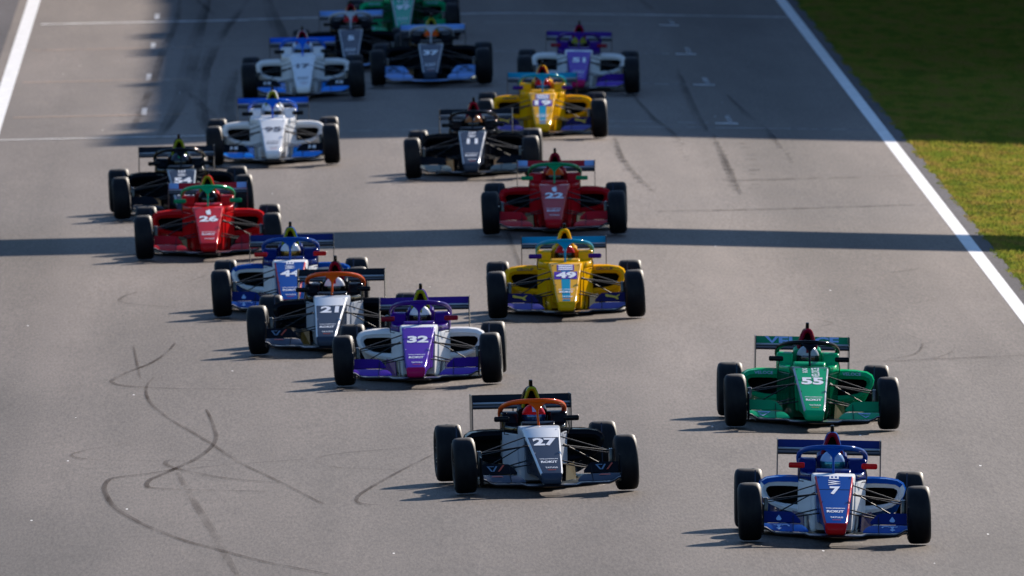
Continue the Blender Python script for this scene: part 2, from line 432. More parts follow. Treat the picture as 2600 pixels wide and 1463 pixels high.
nt = M_blade.node_tree; tl = nt.nodes.new('ShaderNodeBsdfTranslucent'); mx = nt.nodes.new('ShaderNodeMixShader'); mx.inputs[0].default_value = .5
nt.links.new(rr.outputs[0], tl.inputs[0]); nt.links.new(nt.nodes['Principled BSDF'].outputs[0], mx.inputs[1]); nt.links.new(tl.outputs[0], mx.inputs[2])
nt.links.new(mx.outputs[0], nt.nodes['Material Output'].inputs[0])
tufts('grass', 'sunlit patchy yellow green grass verge beside the white edge line', 5.18, 9.2, 300, 500, 210000, 5)
tufts('grass', 'thin grass verge beyond the left edge line of the track', -8.9, -11, 380, 500, 14000, 6)

# ------------------------------------------------------------------ structures that throw the shadows (out of frame)
M_steel = mat('painted_steel', (.35, .36, .37), .5, .3)
M_conc = mat('stand_concrete', (.42, .41, .39), .85); noise_col(M_conc, (.36, .35, .33), (.45, .44, .42), 1.5, 5)
M_roof = mat('stand_roof', (.5, .51, .52), .6); noise_col(M_roof, (.45, .46, .47), (.55, .56, .57), .8, 4)
M_seat = mat('stand_seat', (.05, .12, .35), .5)
yb0, yb1 = 355.2, 361.5                       # near and far edge of the beam's shadow
h1 = 5.6; h2 = h1 + (yb1 - yb0) / SUN_K; Yg = yb1 + SUN_K * h1
gt = bpy.data.objects.new('start_gantry', None); COL.objects.link(gt); gt.location = (0, Yg, 0)
tag(gt, 'grey steel gantry with a deep plain beam spanning the track, out of view', 'gantry')
bm = bmesh.new(); box(bm, (2.5, 0, (h1 + h2) / 2), (33, .25, h2 - h1), .03); obj('beam', mesh_from_bm('beam', bm, 30), M_steel, gt)
for sx in (-13.8, 18.8):
    bm = bmesh.new(); box(bm, (sx, 0, h2 / 2), (.5, .5, h2), .04); obj('post', mesh_from_bm('post', bm, 30), M_steel, gt)
hb = 17.0; Xb = -5.75 + SUN_A * hb; Y0 = 402.3 + SUN_K * hb
st = bpy.data.objects.new('grandstand', None); COL.objects.link(st); st.location = (Xb, Y0, 0)
tag(st, 'tall concrete grandstand with flat roof beside the far track, out of view', 'grandstand')
W_, L_ = 34, 120
bm = bmesh.new(); box(bm, (W_ / 2, L_ / 2, hb - .3), (W_, L_, .6), 0); obj('roof', mesh_from_bm('roof', bm, 30), M_roof, st)
bm = bmesh.new(); box(bm, (W_ / 2, .4, (hb - .6) / 2 - .2), (W_ - .1, .5, hb - .2), 0); obj('end_wall', mesh_from_bm('end_wall', bm, 30), M_conc, st)
bm = bmesh.new(); box(bm, (W_ / 2, L_ - .4, (hb - .6) / 2 - .2), (W_ - .1, .5, hb - .2), 0); obj('end_wall', mesh_from_bm('end_wall', bm, 30), M_conc, st)
bm = bmesh.new(); box(bm, (W_ - .5, L_ / 2, (hb - .6) / 2 - .2), (.5, L_ - 1.5, hb - .2), 0); obj('rear_wall', mesh_from_bm('rear_wall', bm, 30), M_conc, st)
bm = bmesh.new()
for i in range(22): box(bm, (5.5 + i * 1.2, L_ / 2, .9 + i * .28), (1.2, L_ - 1.6, 1.8 + i * .56 - .6), 0)
obj('terrace', mesh_from_bm('terrace', bm, 0), M_conc, st)
for i in range(9):
    bm = bmesh.new(); box(bm, (.35, 1 + i * 14.7, (hb - .6) / 2), (.45, .45, hb - .61), .03); obj('column', mesh_from_bm('column', bm, 30), M_steel, st)
rv = random.Random(8); yv = .5  # boxes added along the roof edge to make its cast shadow uneven
while yv < L_ - 6:
    ly = rv.uniform(1.5, 6); hh = rv.uniform(.15, .8)
    bm = bmesh.new(); box(bm, (rv.uniform(.6, 1.0), yv + ly / 2, hb + hh / 2 + .001), (rv.uniform(.6, 1.1), ly, hh), .03); obj('shadow_edge_box', mesh_from_bm('shadow_edge_box', bm, 30), M_steel, st)
    yv += ly + rv.uniform(.2, 3)
bm = bmesh.new(); box(bm, (.12, L_ / 2, hb - 1.1), (.1, L_ - .2, .98), .01); obj('fascia', mesh_from_bm('fascia', bm, 30), M_seat, st)

# trees added beyond the straight, out of frame, to keep low sky off the asphalt
M_bark = mat('bark', (.06, .045, .03), .95); noise_col(M_bark, (.04, .03, .02), (.08, .06, .045), 6, 6, (1, 1, .2))
M_leaf = mat('tree_leaves', (.05, .07, .02), .8, spec=.1); noise_col(M_leaf, (.035, .05, .012), (.10, .09, .02), .5, 6)
def tree_meshes(seed):
    r = random.Random(seed); bm = bmesh.new()
    tube(bm, [(0, 0, -.3), (.1, .1, 5), (-.1, .2, 11), (.2, 0, 18)], [.5, .4, .28, .1], 8)
    for k in range(9):
        a = r.uniform(0, 6.28); z = r.uniform(4, 14); L = r.uniform(3, 5.5)
        tube(bm, [(0, 0, z), (math.cos(a) * L * .6, math.sin(a) * L * .6, z + 1.5), (math.cos(a) * L, math.sin(a) * L, z + 3.2)], [.16, .1, .04], 5)
    tr = mesh_from_bm('trunk', bm, 60); V = []; F = []
    cl = [(r.uniform(-4.5, 4.5), r.uniform(-4.5, 4.5), r.uniform(4, 22), r.uniform(1.6, 3.2)) for _ in range(34)]
    for _ in range(2600):
        cx, cy, cz, cr = r.choice(cl); f = 1 - max(0, (cz - 13)) / 16
        d = Vector((r.gauss(0, 1), r.gauss(0, 1), r.gauss(0, 1))).normalized() * cr * r.uniform(.55, 1)
        p = Vector((cx * f, cy * f, cz)) + d; a = Vector((r.uniform(-1, 1), r.uniform(-1, 1), r.uniform(-1, 1))).normalized() * .6; b = a.orthogonal().normalized() * .48
        i = len(V); V += [p - a, p + b, p + a, p - b]; F.append((i, i + 1, i + 2, i + 3))
    me = bpy.data.meshes.new('crown'); me.from_pydata(V, [], F); me.materials.append(None); me.update(); return tr, me
TM = [tree_meshes(k) for k in (1, 2, 3)]
rt = random.Random(12); acc = ([], []), ([], [])
for k in range(34):
    s_ = rt.uniform(.9, 1.35); M = Matrix.Translation((-112 + (k % 17) * 11 + rt.uniform(-2, 2), 570 + (k // 17) * 12 + rt.uniform(-3, 3), -.6)) @ Matrix.Rotation(rt.uniform(0, 6.28), 4, 'Z') @ Matrix.Scale(s_, 4)
    for q in (0, 1):
        me = TM[k % 3][q]; V, F = acc[q]; n0 = len(V)
        V.extend((M @ v.co)[:] for v in me.vertices); F.extend(tuple(i + n0 for i in p.vertices) for p in me.polygons)
for (V, F), nm, m_, lb in ((acc[0], 'sky_block_trunks', M_bark, 'brown trunks of unseen trees added beyond the straight to block the low sky'), (acc[1], 'sky_block_crowns', M_leaf, 'dark green unseen trees added beyond the straight to block the low sky')):
    me = bpy.data.meshes.new(nm); me.from_pydata(V, [], F); me.update(); tag(obj(nm, me, m_), lb, None, None, 'stuff')

# ------------------------------------------------------------------ shared car meshes (x right, -y forward, origin under the front axle)
def nose_top(y):
    T = [(-1.0, .185), (-.965, .218), (-.85, .256), (-.4, .372), (.1, .497), (.55, .613), (.9, .636)]
    for (a, za), (b, zb) in zip(T, T[1:]):
        if y <= b: return za + (zb - za) * (y - a) / (b - a)
    return T[-1][1]
NOSE = [(-1.0, .080, .070, .180, .135), (-.985, .098, .085, .203, .118), (-.95, .108, .093, .224, .112), (-.85, .117, .098, .256, .118),
        (-.6, .130, .105, .320, .140), (-.4, .139, .112, .372, .158), (-.1, .154, .125, .447, .165), (.1, .165, .135, .497, .168), (.35, .178, .15, .561, .165), (.55, .188, .165, .613, .160)]
ME = {}
bm = bmesh.new(); loft(bm, [trap(y, wt, wb, zt, zb, .022) for y, wt, wb, zt, zb in NOSE[2:]]); ME['nose'] = mesh_from_bm('nose', bm)
bm = bmesh.new(); _w, _b = .1665, .1365
loft(bm, [trap(y, _w + d, _b + d, nose_top(y) + .0016, .167, .022) for y, d in ((.112, .0016), (.124, .0022))]); ME['joint'] = mesh_from_bm('panel_joint', bm, 40)
bm = bmesh.new()
for y_ in (-.30, .50):
    for sx in (-1, 1):
        w_ = (.150 if y_ < 0 else .178) - .028
        q = [(sx * w_ + .007 * math.cos(a), y_ + .016 * math.sin(a)) for a in [2 * PI * k / 8 for k in range(8)]]
        bm.faces.new([bm.verts.new((x, y, nose_top(y) + .0036)) for x, y in q])
ME['fastener'] = mesh_from_bm('fasteners', bm, 0)
bm = bmesh.new(); loft(bm, [trap(y, wt + .001, wb + .001, zt + .001, zb - .001, .03 if y > -.99 else .04) for y, wt, wb, zt, zb in NOSE[:3]]); ME['nose_tip'] = mesh_from_bm('nose_tip', bm, 50)
# coloured edge strips down both sides of the nose
for sx, nm in ((1, 'edge_r'), (-1, 'edge_l')):
    bm = bmesh.new(); pr = None
    for y, wt, wb, zt, zb in NOSE[2:]:
        c = [bm.verts.new((sx * (wt - .016), y, zt + .0025)), bm.verts.new((sx * (wt - .009), y, zt + .001)), bm.verts.new((sx * (wt + .0005), y, zt - .012)), bm.verts.new((sx * (wt - .0005), y, zt - .026))]
        if pr:
            for i in range(3): bm.faces.new((pr[i], pr[i + 1], c[i + 1], c[i]))
        pr = c
    ME[nm] = mesh_from_bm('edge_strip', bm, 60)
bm = bmesh.new()
loft(bm, [trap(.42, .19, .175, .575, .10, .03), trap(.56, .196, .18, .607, .08, .03), trap(.85, .215, .19, .630, .06, .035), trap(1.08, .245, .21, .615, .05, .04), trap(1.16, .25, .22, .44, .04, .03),
          trap(1.75, .30, .25, .44, .04, .03), trap(1.80, .31, .26, .70, .04, .05), trap(2.1, .31, .26, .69, .04, .06), trap(2.5, .24, .22, .58, .04, .06), trap(3.0, .15, .14, .42, .08, .04), trap(3.5, .09, .09, .32, .12, .03)])
ME['chassis'] = mesh_from_bm('chassis', bm)
def side_ring(y, xi, xo, zb, zt, s, r=.03):
    cx = (xi + xo) / 2; h = (xo - xi) / 2
    return [(s * cx + p[0], p[1], p[2]) for p in trap(y, h, h * 1.02, zt, zb, r)]
CS = [(.86, .16, .222, .622, .02), (1.1, .185, .265, .618, .03), (1.38, .18, .305, .618, .03), (1.44, .170, .318, .64, .02), (1.47, .162, .326, .725, .02),
      (1.50, .160, .330, .742, .025), (1.8, .155, .33, .742, .03), (2.1, .10, .30, .725, .03), (2.5, .05, .22, .62, .03)]
for s, nm in ((1, 'r'), (-1, 'l')):
    bm = bmesh.new(); loft(bm, [side_ring(y, xi, xo, .545, zt, s, r) for y, xi, xo, zt, r in CS]); ME['cock_' + nm] = mesh_from_bm('cockpit_side', bm)
    bm = bmesh.new(); loft(bm, [side_ring(y, xi + .004, xo - .004, .22, .5445, s, .01) for y, xi, xo, zt, r in CS]); ME['tub_' + nm] = mesh_from_bm('tub_side', bm)
bm = bmesh.new()
loft(bm, [trap(1.775, .15, .15, .765, .45, .04), trap(1.9, .15, .15, .80, .45, .05)]); ME['headrest'] = mesh_from_bm('headrest', bm)
# windscreen lip
bm = bmesh.new(); loft(bm, [trap(.93, .16, .17, .640, .60, .01), trap(1.0, .17, .18, .668, .60, .015), trap(1.05, .165, .18, .662, .60, .01)]); ME['scuttle'] = mesh_from_bm('scuttle', bm)

def duct(outer, inner, sections, y0, depth, nm):
    """outer shell lofted back through sections, front lip, recessed throat"""
    n = len(outer)
    bm = bmesh.new()
    O = [bm.verts.new((x, y0, z)) for x, z in outer]; prev = O
    for y, f in sections:
        cur = [bm.verts.new((f(x, z)[0], y, f(x, z)[1])) for x, z in outer]
        for i in range(n):
            j = (i + 1) % n; bm.faces.new((prev[i], prev[j], cur[j], cur[i]))
        prev = cur
    bm.faces.new(prev)
    shell = mesh_from_bm(nm + '_shell', bm, 40)
    bm = bmesh.new(); O = [bm.verts.new((x, y0, z)) for x, z in outer]
    mid = [bm.verts.new(((a[0] * .5 + b[0] * .5), y0 - .018, (a[1] * .5 + b[1] * .5))) for a, b in zip(outer, inner)]
    I = [bm.verts.new((x, y0 + .01, z)) for x, z in inner]
    I2 = [bm.verts.new((x, y0 + .05, z)) for x, z in inner]
    for A, B in ((O, mid), (mid, I), (I, I2)):
        for i in range(n):
            j = (i + 1) % n; bm.faces.new((A[i], B[i], B[j], A[j]))
    lip = mesh_from_bm(nm + '_lip', bm, 50)
    bm = bmesh.new(); pr = None                       # painted brow over the intake
    idx = [i for i in range(n) if outer[i][1] > .48] if nm == 'pod' else []
    for i in idx:
        o_, i_ = outer[i], inner[i]
        c = [bm.verts.new((o_[0] + (i_[0] - o_[0]) * t, y0 - dy, o_[1] + (i_[1] - o_[1]) * t)) for t, dy in ((-.02, -.03), (-.02, .004), (.3, .018), (.52, .022))]
        if pr:
            for q in range(3): bm.faces.new((pr[q], pr[q + 1], c[q + 1], c[q]))
        pr = c
    ME['brow' + str(len([k for k in ME if k.startswith('brow')]))] = mesh_from_bm('brow', bm, 60)
    bm = bmesh.new(); I = [bm.verts.new((x, y0 + .045, z)) for x, z in inner]; J = [bm.verts.new((x * .97, y0 + depth, z)) for x, z in inner]
    for i in range(n):
        j = (i + 1) % n; bm.faces.new((I[i], J[i], J[j], I[j]))
    bm.faces.new(J[::-1]); throat = mesh_from_bm(nm + '_throat', bm, 40)
    return shell, lip, throat
for s, nm in ((1, 'r'), (-1, 'l')):
    out = [(.24, .548), (.40, .556), (.53, .553), (.63, .538), (.685, .505), (.708, .46), (.695, .395), (.655, .335), (.585, .285), (.49, .245), (.36, .215), (.24, .205)]
    inn = [(.285, .462), (.40, .470), (.52, .470), (.60, .466), (.632, .448), (.638, .42), (.618, .375), (.585, .340), (.535, .315), (.46, .300), (.36, .292), (.285, .288)]
    out = [(s * x, z) for x, z in out]; inn = [(s * x, z) for x, z in inn]
    if s < 0: out = out[::-1]; inn = inn[::-1]
    secs = [(1.75, lambda x, z: (x * 1.02, z + (.008 if z > .5 else 0))), (2.1, lambda x, z: (x * .98, .05 + (z - .205) * 1.35 if z < .4 else z)),
            (2.5, lambda x, z: (x * .80, .05 + (z - .205) * 1.15)), (2.9, lambda x, z: (x * .52, .05 + (z - .205) * .95)), (3.2, lambda x, z: (x * .32, .06 + (z - .205) * .7))]
    ME['pod_' + nm], ME['podlip_' + nm], ME['podin_' + nm] = duct(out, inn, secs, 1.55, .30, 'pod')
tri = [(0, .986), (.022, .983), (.038, .968), (.052, .93), (.070, .87), (.092, .80), (.10, .755), (.05, .75), (-.05, .75), (-.10, .755), (-.092, .80), (-.070, .87), (-.052, .93), (-.038, .968), (-.022, .983)]
tri_in = [(0, .955), (.012, .953), (.022, .942), (.034, .91), (.050, .86), (.070, .80), (.074, .775), (.04, .772), (-.04, .772), (-.074, .775), (-.070, .80), (-.050, .86), (-.034, .91), (-.022, .942), (-.012, .953)]
secs = [(1.95, lambda x, z: (x * 1.15, z + .004 if z > .9 else z - .02)), (2.25, lambda x, z: (x * 1.25, .66 + (z - .75) * 1.25)), (2.7, lambda x, z: (x * .95, .50 + (z - .75) * 1.2)), (3.15, lambda x, z: (x * .5, .35 + (z - .75) * .9))]
tri = [(x * 1.14, z) for x, z in tri]; tri_in = [(x * .98, z - .012 * (z > .9)) for x, z in tri_in]
ME['airbox'], ME['airlip'], ME['airin'] = duct(tri, tri_in, secs, 1.82, .25, 'airbox')
bm = bmesh.new(); loft(bm, [trap(1.90, .012, .014, 1.045, .98, .006), trap(1.93, .017, .019, 1.052, .98, .008), trap(1.99, .017, .019, 1.050, .98, .008), trap(2.02, .010, .014, 1.035, .98, .005)]); ME['camera_pod'] = mesh_from_bm('camera_pod', bm)
# halo
hp = [(-.300, 2.0, .655), (-.318, 1.92, .70), (-.322, 1.80, .755), (-.308, 1.66, .795), (-.270, 1.47, .828), (-.19, 1.28, .853), (-.09, 1.15, .864), (0, 1.11, .867)]
hp = hp + [(-x, y, z) for x, y, z in hp[-2::-1]]
bm = bmesh.new(); P = spline(hp, 4); tube(bm, P, .025, 12, 1.0)
ME['halo'] = mesh_from_bm('halo', bm, 60)
bm = bmesh.new()
pil = [(.013, .86, .62, .030), (.012, .93, .68, .03), (.012, 1.0, .745, .032), (.015, 1.04, .775, .034), (.034, 1.06, .800, .034), (.062, 1.08, .826, .03), (.110, 1.11, .858, .022)]
loft(bm, [[(w * math.cos(a), y + d * math.sin(a), z) for a in [2 * PI * k / 12 for k in range(12)]] for w, y, z, d in pil]); ME['pillar'] = mesh_from_bm('halo_pillar', bm, 60)
for s, nm in ((1, 'r'), (-1, 'l')):
    bm = bmesh.new(); box(bm, (s * .352, 1.17, .688), (.155, .045, .054), .016, 3); ME['mirror_' + nm] = mesh_from_bm('mirror', bm, 40)
    bm = bmesh.new(); box(bm, (s * .352, 1.196, .688), (.13, .004, .038), 0); ME['mglass_' + nm] = mesh_from_bm('mirror_glass', bm, 0)
    bm = bmesh.new(); tube(bm, [(s * .315, 1.17, .665), (s * .33, 1.18, .60), (s * .325, 1.22, .535), (s * .26, 1.25, .53)], .006, 6); ME['mstalk_' + nm] = mesh_from_bm('mirror_stalk', bm)
bm = bmesh.new(); loft(bm, [[(s_ * w, y, z) for s_, z in ((1, .062), (-1, .062), (-1, .035), (1, .035))] for w, y in ((.12, .25), (.2, .8), (.60, 1.45), (.70, 1.7), (.745, 2.2), (.745, 2.48), (.50, 2.56), (.48, 3.3))]); ME['floor'] = mesh_from_bm('floor', bm, 20)
# turning vanes beside the chassis and fins ahead of the rear wheels
for s, nm in ((1, 'r'), (-1, 'l')):
    bm = bmesh.new(); plate(bm, [(s * .27, 1.05, .06), (s * .40, 1.42, .06), (s * .38, 1.40, .24), (s * .28, 1.12, .22)], .008); ME['vane_' + nm] = mesh_from_bm('turning_vane', bm, 0)
    bm = bmesh.new(); plate(bm, [(s * .735, 2.36, .04), (s * .735, 2.46, .04), (s * .738, 2.50, .57), (s * .737, 2.44, .58), (s * .735, 2.38, .40)], .012); ME['fin_' + nm] = mesh_from_bm('fin', bm, 0)
# front wing
bm = bmesh.new()
prof = [(-.692, .170), (-.66, .162), (-.62, .135), (-.57, .118), (-.30, .115), (-.25, .098), (0, .096), (.25, .098), (.30, .115), (.57, .118), (.62, .135), (.66, .162), (.692, .170)]
loft(bm, [[(x, -1.05, z), (x, -1.035, z + .010), (x, -.92, z + .016), (x, -.80, z + .018), (x, -.80, z + .012), (x, -.93, z - .004), (x, -1.035, z - .010)] for x, z in prof]); ME['main_plane'] = mesh_from_bm('main_plane', bm, 40)
bm = bmesh.new()
loft(bm, [[(x, -1.058, z - .004), (x, -1.058, z + .006), (x, -1.034, z + .013), (x, -1.034, z + .010)] for x, z in prof]); ME['splitter'] = mesh_from_bm('leading_edge', bm, 40)
for s, nm in ((1, 'r'), (-1, 'l')):
    def lowz(x): return .141 + max(0, abs(x) - .57) * .30
    bm = bmesh.new()
    rows = []
    cols = [.262, .285, .32, .41, .5, .59, .64, .686]
    tops = [.150, .175, .196, .205, .207, .209, .210, .210]
    for x, zt in zip(cols, tops):
        zb = lowz(x); L = (zt - zb) / .07
        rows.append([(s * x, -.98, zb), (s * x, -.98 + .10 * L, (zb + zt) / 2 + .006), (s * x, -.98 + .2 * L, zt), (s * x, -.98 + .2 * L, zt - .007), (s * x, -.98 + .1 * L, (zb + zt) / 2 - .002), (s * x, -.975, zb - .006)])
    loft(bm, rows); ME['flap1_' + nm] = mesh_from_bm('lower_flap', bm, 40)
    bm = bmesh.new(); rows = []
    cols = [.335, .36, .39, .42, .5, .6, .686]; tops = [.235, .262, .292, .310, .314, .316, .316]
    for x, zt in zip(cols, tops):
        zb = .216; L = (zt - zb) / .1
        rows.append([(s * x, -.77, zb), (s * x, -.77 + .075 * L, (zb + zt) / 2 + .004), (s * x, -.77 + .14 * L, zt), (s * x, -.77 + .14 * L, zt - .006), (s * x, -.77 + .075 * L, (zb + zt) / 2 - .003), (s * x, -.765, zb - .006)])
    loft(bm, rows); ME['flap2_' + nm] = mesh_from_bm('upper_flap', bm, 40)
    bm = bmesh.new(); plate(bm, [(s * .689, -1.06, .13), (s * .689, -.60, .10), (s * .694, -.60, .345), (s * .694, -.66, .395), (s * .690, -.80, .385), (s * .689, -.98, .25), (s * .689, -1.06, .20)], .009 * s); ME['fendplate_' + nm] = mesh_from_bm('endplate', bm, 0)
    bm = bmesh.new(); plate(bm, [(s * .410, -1.0, .14), (s * .410, -.63, .15), (s * .410, -.62, .31), (s * .410, -.78, .235)], .005); ME['gurney_' + nm] = mesh_from_bm('fence', bm, 0)
    bm = bmesh.new(); plate(bm, [(s * .085, -.97, .105), (s * .085, -.78, .105), (s * .085, -.70, .16), (s * .085, -.96, .14)], .01); ME['pylon_' + nm] = mesh_from_bm('pylon', bm, 0)
# rear wing
def wing(x0, x1, prof):
    bm = bmesh.new(); loft(bm, [[(x0, y, z) for y, z in prof], [(x1, y, z) for y, z in prof]]); return bm
ME['rw_main'] = mesh_from_bm('main_plane', wing(-.497, .497, [(3.40, .712), (3.42, .722), (3.50, .737), (3.60, .748), (3.60, .742), (3.52, .715), (3.44, .700), (3.41, .703)]), 40)
ME['rw_flap'] = mesh_from_bm('flap', wing(-.497, .497, [(3.585, .765), (3.60, .775), (3.66, .805), (3.72, .836), (3.725, .832), (3.67, .795), (3.61, .762), (3.59, .758)]), 40)
ME['rw_slot'] = mesh_from_bm('flap_edge', wing(-.496, .496, [(3.575, .752), (3.585, .764), (3.592, .757), (3.585, .748)]), 40)
for s, nm in ((1, 'r'), (-1, 'l')):
    bm = bmesh.new(); plate(bm, [(s * .498, 3.36, .45), (s * .498, 3.76, .40), (s * .498, 3.78, .845), (s * .498, 3.40, .845), (s * .498, 3.36, .78)], .009 * s); ME['rend_' + nm] = mesh_from_bm('endplate', bm, 0)
    bm = bmesh.new(); plate(bm, [(s * .09, 3.2, .34), (s * .09, 3.42, .34), (s * .09, 3.52, .71), (s * .09, 3.42, .706)], .01); ME['rpyl_' + nm] = mesh_from_bm('pylon', bm, 0)
ME['rw_beam'] = mesh_from_bm('beam_wing', wing(-.497, .497, [(3.35, .40), (3.45, .42), (3.55, .425), (3.55, .418), (3.45, .405)]), 40)
# wheels
def tyre_prof(w, R, Ri):
    h = w / 2; c = [(-h + .012, Ri), (-h, Ri + .03), (-h - .004, Ri + .06), (-h + .001, R - .045), (-h + .008, R - .022), (-h + .024, R - .008), (-h + .045, R - .002), (-h * .3, R)]
    return c + [(-x, r) for x, r in c[::-1]]
for nm, w, R in (('f', .222, .28), ('b', .268, .29)):
    bm = bmesh.new(); revolve(bm, tyre_prof(w, R, .168), 56, False); ME['tyre_' + nm] = mesh_from_bm('tyre', bm, 60)
    h = w / 2
    bm = bmesh.new(); revolve(bm, [(-h + .016, .172), (-h + .006, .165), (-h + .03, .15), (-.02, .145), (h - .03, .15), (h - .006, .165), (h - .016, .172)], 40, False)
    for k in range(6):
        a = 2 * PI * k / 6
        for sg in (-.13, .13):
            p0 = Vector((h - .055, math.cos(a) * .03, math.sin(a) * .03)); p1 = Vector((h - .02, math.cos(a + sg) * .155, math.sin(a + sg) * .155))
            tube(bm, [p0, p1], .012, 5)
    revolve(bm, [(h - .07, .0), (h - .07, .045), (h - .04, .045), (h - .03, .02), (h - .03, .0)], 14, False)
    ME['rim_' + nm] = mesh_from_bm('rim', bm, 40)
    bm = bmesh.new(); revolve(bm, [(-h + .05, .14), (-h + .01, .135), (-h + .006, .07), (-h + .03, .0)], 24, False); ME['drum_' + nm] = mesh_from_bm('brake_duct', bm, 40)
# suspension
ARMS = {}
for s, nm in ((1, 'r'), (-1, 'l')):
    L_ = [((s * .185, .32, .535), (s * .64, .02, .400), .011), ((s * .175, -.16, .47), (s * .64, 0, .400), .011), ((s * .19, .06, .475), (s * .64, .0, .225), .010),
          ((s * .17, .30, .300), (s * .66, .02, .19), .011), ((s * .15, -.18, .285), (s * .66, 0, .19), .011), ((s * .18, .18, .45), (s * .66, .10, .37), .009)]
    ARMS[nm] = L_
    bm = bmesh.new(); box(bm, (s * .665, .0, .29), (.05, .10, .26), .012); ME['upright_' + nm] = mesh_from_bm('upright', bm, 40)
    LR = [((s * .14, 2.6, .36), (s * .62, 2.88, .40), .012), ((s * .12, 3.1, .38), (s * .62, 2.9, .40), .012), ((s * .14, 2.6, .16), (s * .62, 2.88, .17), .012), ((s * .12, 3.1, .16), (s * .62, 2.9, .17), .012)]
    ARMS['b' + nm] = LR
def arm_mesh(a, b, r):
    bm = bmesh.new(); a = Vector(a); b = Vector(b); d = (b - a).normalized()
    yv = Vector((0, 1, 0)); yv = (yv - d * yv.dot(d)).normalized(); u = d.cross(yv)
    loft(bm, [[p + yv * math.cos(t) * r * 1.9 + u * math.sin(t) * r * .62 for t in [2 * PI * k / 8 for k in range(8)]] for p in (a, b)])
    return mesh_from_bm('suspension_arm', bm, 60)
for k in list(ARMS): ARMS[k] = [arm_mesh(*q) for q in ARMS[k]]
bm = bmesh.new(); box(bm, (0, 3.35, .28), (.12, .25, .16), .02); ME['tail'] = mesh_from_bm('crash_structure', bm, 40)
bm = bmesh.new()
R_ = .12
for k in range(20):
    pass
tube(bm, [(R_ * math.cos(2 * PI * k / 20) * 1.1, 1.17 + .02 * math.sin(2 * PI * k / 20), .555 + R_ * .62 * math.sin(2 * PI * k / 20)) for k in range(21)], .012, 6, 1, False)
box(bm, (0, 1.175, .555), (.15, .03, .08), .01); ME['steering'] = mesh_from_bm('steering_wheel', bm, 40)

# driver: one continuous skinned body, reclined, hands closed on the wheel
def driver_mesh():
    V = []; E = []; Rr = []
    def add(p, r, par=None):
        V.append(p); Rr.append(r); i = len(V) - 1
        if par is not None: E.append((par, i))
        return i
    hip = add((0, 1.38, .22), .13); ab = add((0, 1.50, .36), .125, hip); ch = add((0, 1.60, .49), .135, ab); nk = add((0, 1.63, .575), .06, ch); hd = add((0, 1.62, .66), .075, nk)
    for s in (1, -1):
        sh = add((s * .165, 1.60, .525), .058, ch); el = add((s * .19, 1.36, .46), .043, sh); wr = add((s * .135, 1.215, .555), .028, el); pm = add((s * .127, 1.18, .565), (.030), wr)
        for f in range(4):
            zz = .585 - f * .017; a = add((s * .125, 1.150 - .002 * f, zz), .0095, pm); b_ = add((s * .140, 1.138, zz - .003), .009, a); c = add((s * .148, 1.158, zz - .005), .008, b_)
        th = add((s * .115, 1.19, .595), .011, pm); add((s * .112, 1.165, .603), .009, th)
        kn = add((s * .11, .95, .40), .068, hip); an = add((s * .08, .50, .27), .042, kn); add((s * .08, .42, .31), .035, an)
    me = bpy.data.meshes.new('driver_body'); me.from_pydata(V, E, []); me.update()
    o = bpy.data.objects.new('driver_body', me); COL.objects.link(o)
    sk = o.modifiers.new('skin', 'SKIN')
    for i, v in enumerate(me.skin_vertices[0].data): v.radius = (Rr[i], Rr[i]); v.use_root = (i == 0)
    sb = o.modifiers.new('sub', 'SUBSURF'); sb.levels = 1; sb.render_levels = 1
    dg = bpy.context.evaluated_depsgraph_get(); dg.update()
    m2 = bpy.data.meshes.new_from_object(o.evaluated_get(dg))
    for p in m2.polygons: p.use_smooth = True
    bpy.data.objects.remove(o)
    return m2
ME['body'] = driver_mesh()
def ell(bm, c, r, cut=None, nu=28, nv=18):
    V = []
    for j in range(1, nv):
        th = PI * j / nv; row = []
        for i in range(nu):
            ph = 2 * PI * i / nu
            x = math.sin(th) * math.sin(ph); y = -math.sin(th) * math.cos(ph); z = math.cos(th)
            f = 1.0
            if z < -.2 and y < -.2: f = 1.06            # chin bar
            if y > .2: z2 = z * .98; f = 1.03
            row.append(bm.verts.new((c[0] + x * r[0] * (1 if f <= 1.03 else .96), c[1] + y * r[1] * f, c[2] + z * r[2])))
        V.append(row)
    t = bm.verts.new((c[0], c[1], c[2] + r[2])); b = bm.verts.new((c[0], c[1], c[2] - r[2]))
    for a, b_ in zip(V, V[1:]):
        for i in range(nu): j = (i + 1) % nu; bm.faces.new((a[i], a[j], b_[j], b_[i]))
    for i in range(nu): j = (i + 1) % nu; bm.faces.new((t, V[0][j], V[0][i])); bm.faces.new((b, V[-1][i], V[-1][j]))
HC = (0, 1.60, .690); HR = (.122, .145, .132)
bm = bmesh.new(); ell(bm, HC, HR); ME['helmet'] = mesh_from_bm('helmet', bm, 60)
bm = bmesh.new(); rows = []
for j in range(7):
    z = .640 + .075 * j / 6; zz = (z - HC[2]) / HR[2]; rad = math.sqrt(max(0, 1 - zz * zz)); row = []
    for i in range(17):
        ph = math.radians(-78 + 156 * i / 16); k = 1.055 if zz < -.1 else 1.04
        row.append((HC[0] + math.sin(ph) * rad * HR[0] * 1.03, HC[1] - math.cos(ph) * rad * HR[1] * k, z))
    rows.append(row)
G = [[bm.verts.new(p) for p in r] for r in rows]
for a, b in zip(G, G[1:]):
    for i in range(16): bm.faces.new((a[i], a[i + 1], b[i + 1], b[i]))
bmesh.ops.solidify(bm, geom=bm.faces[:], thickness=.004)
ME['visor'] = mesh_from_bm('visor', bm, 60)
bm = bmesh.new()
pr = None
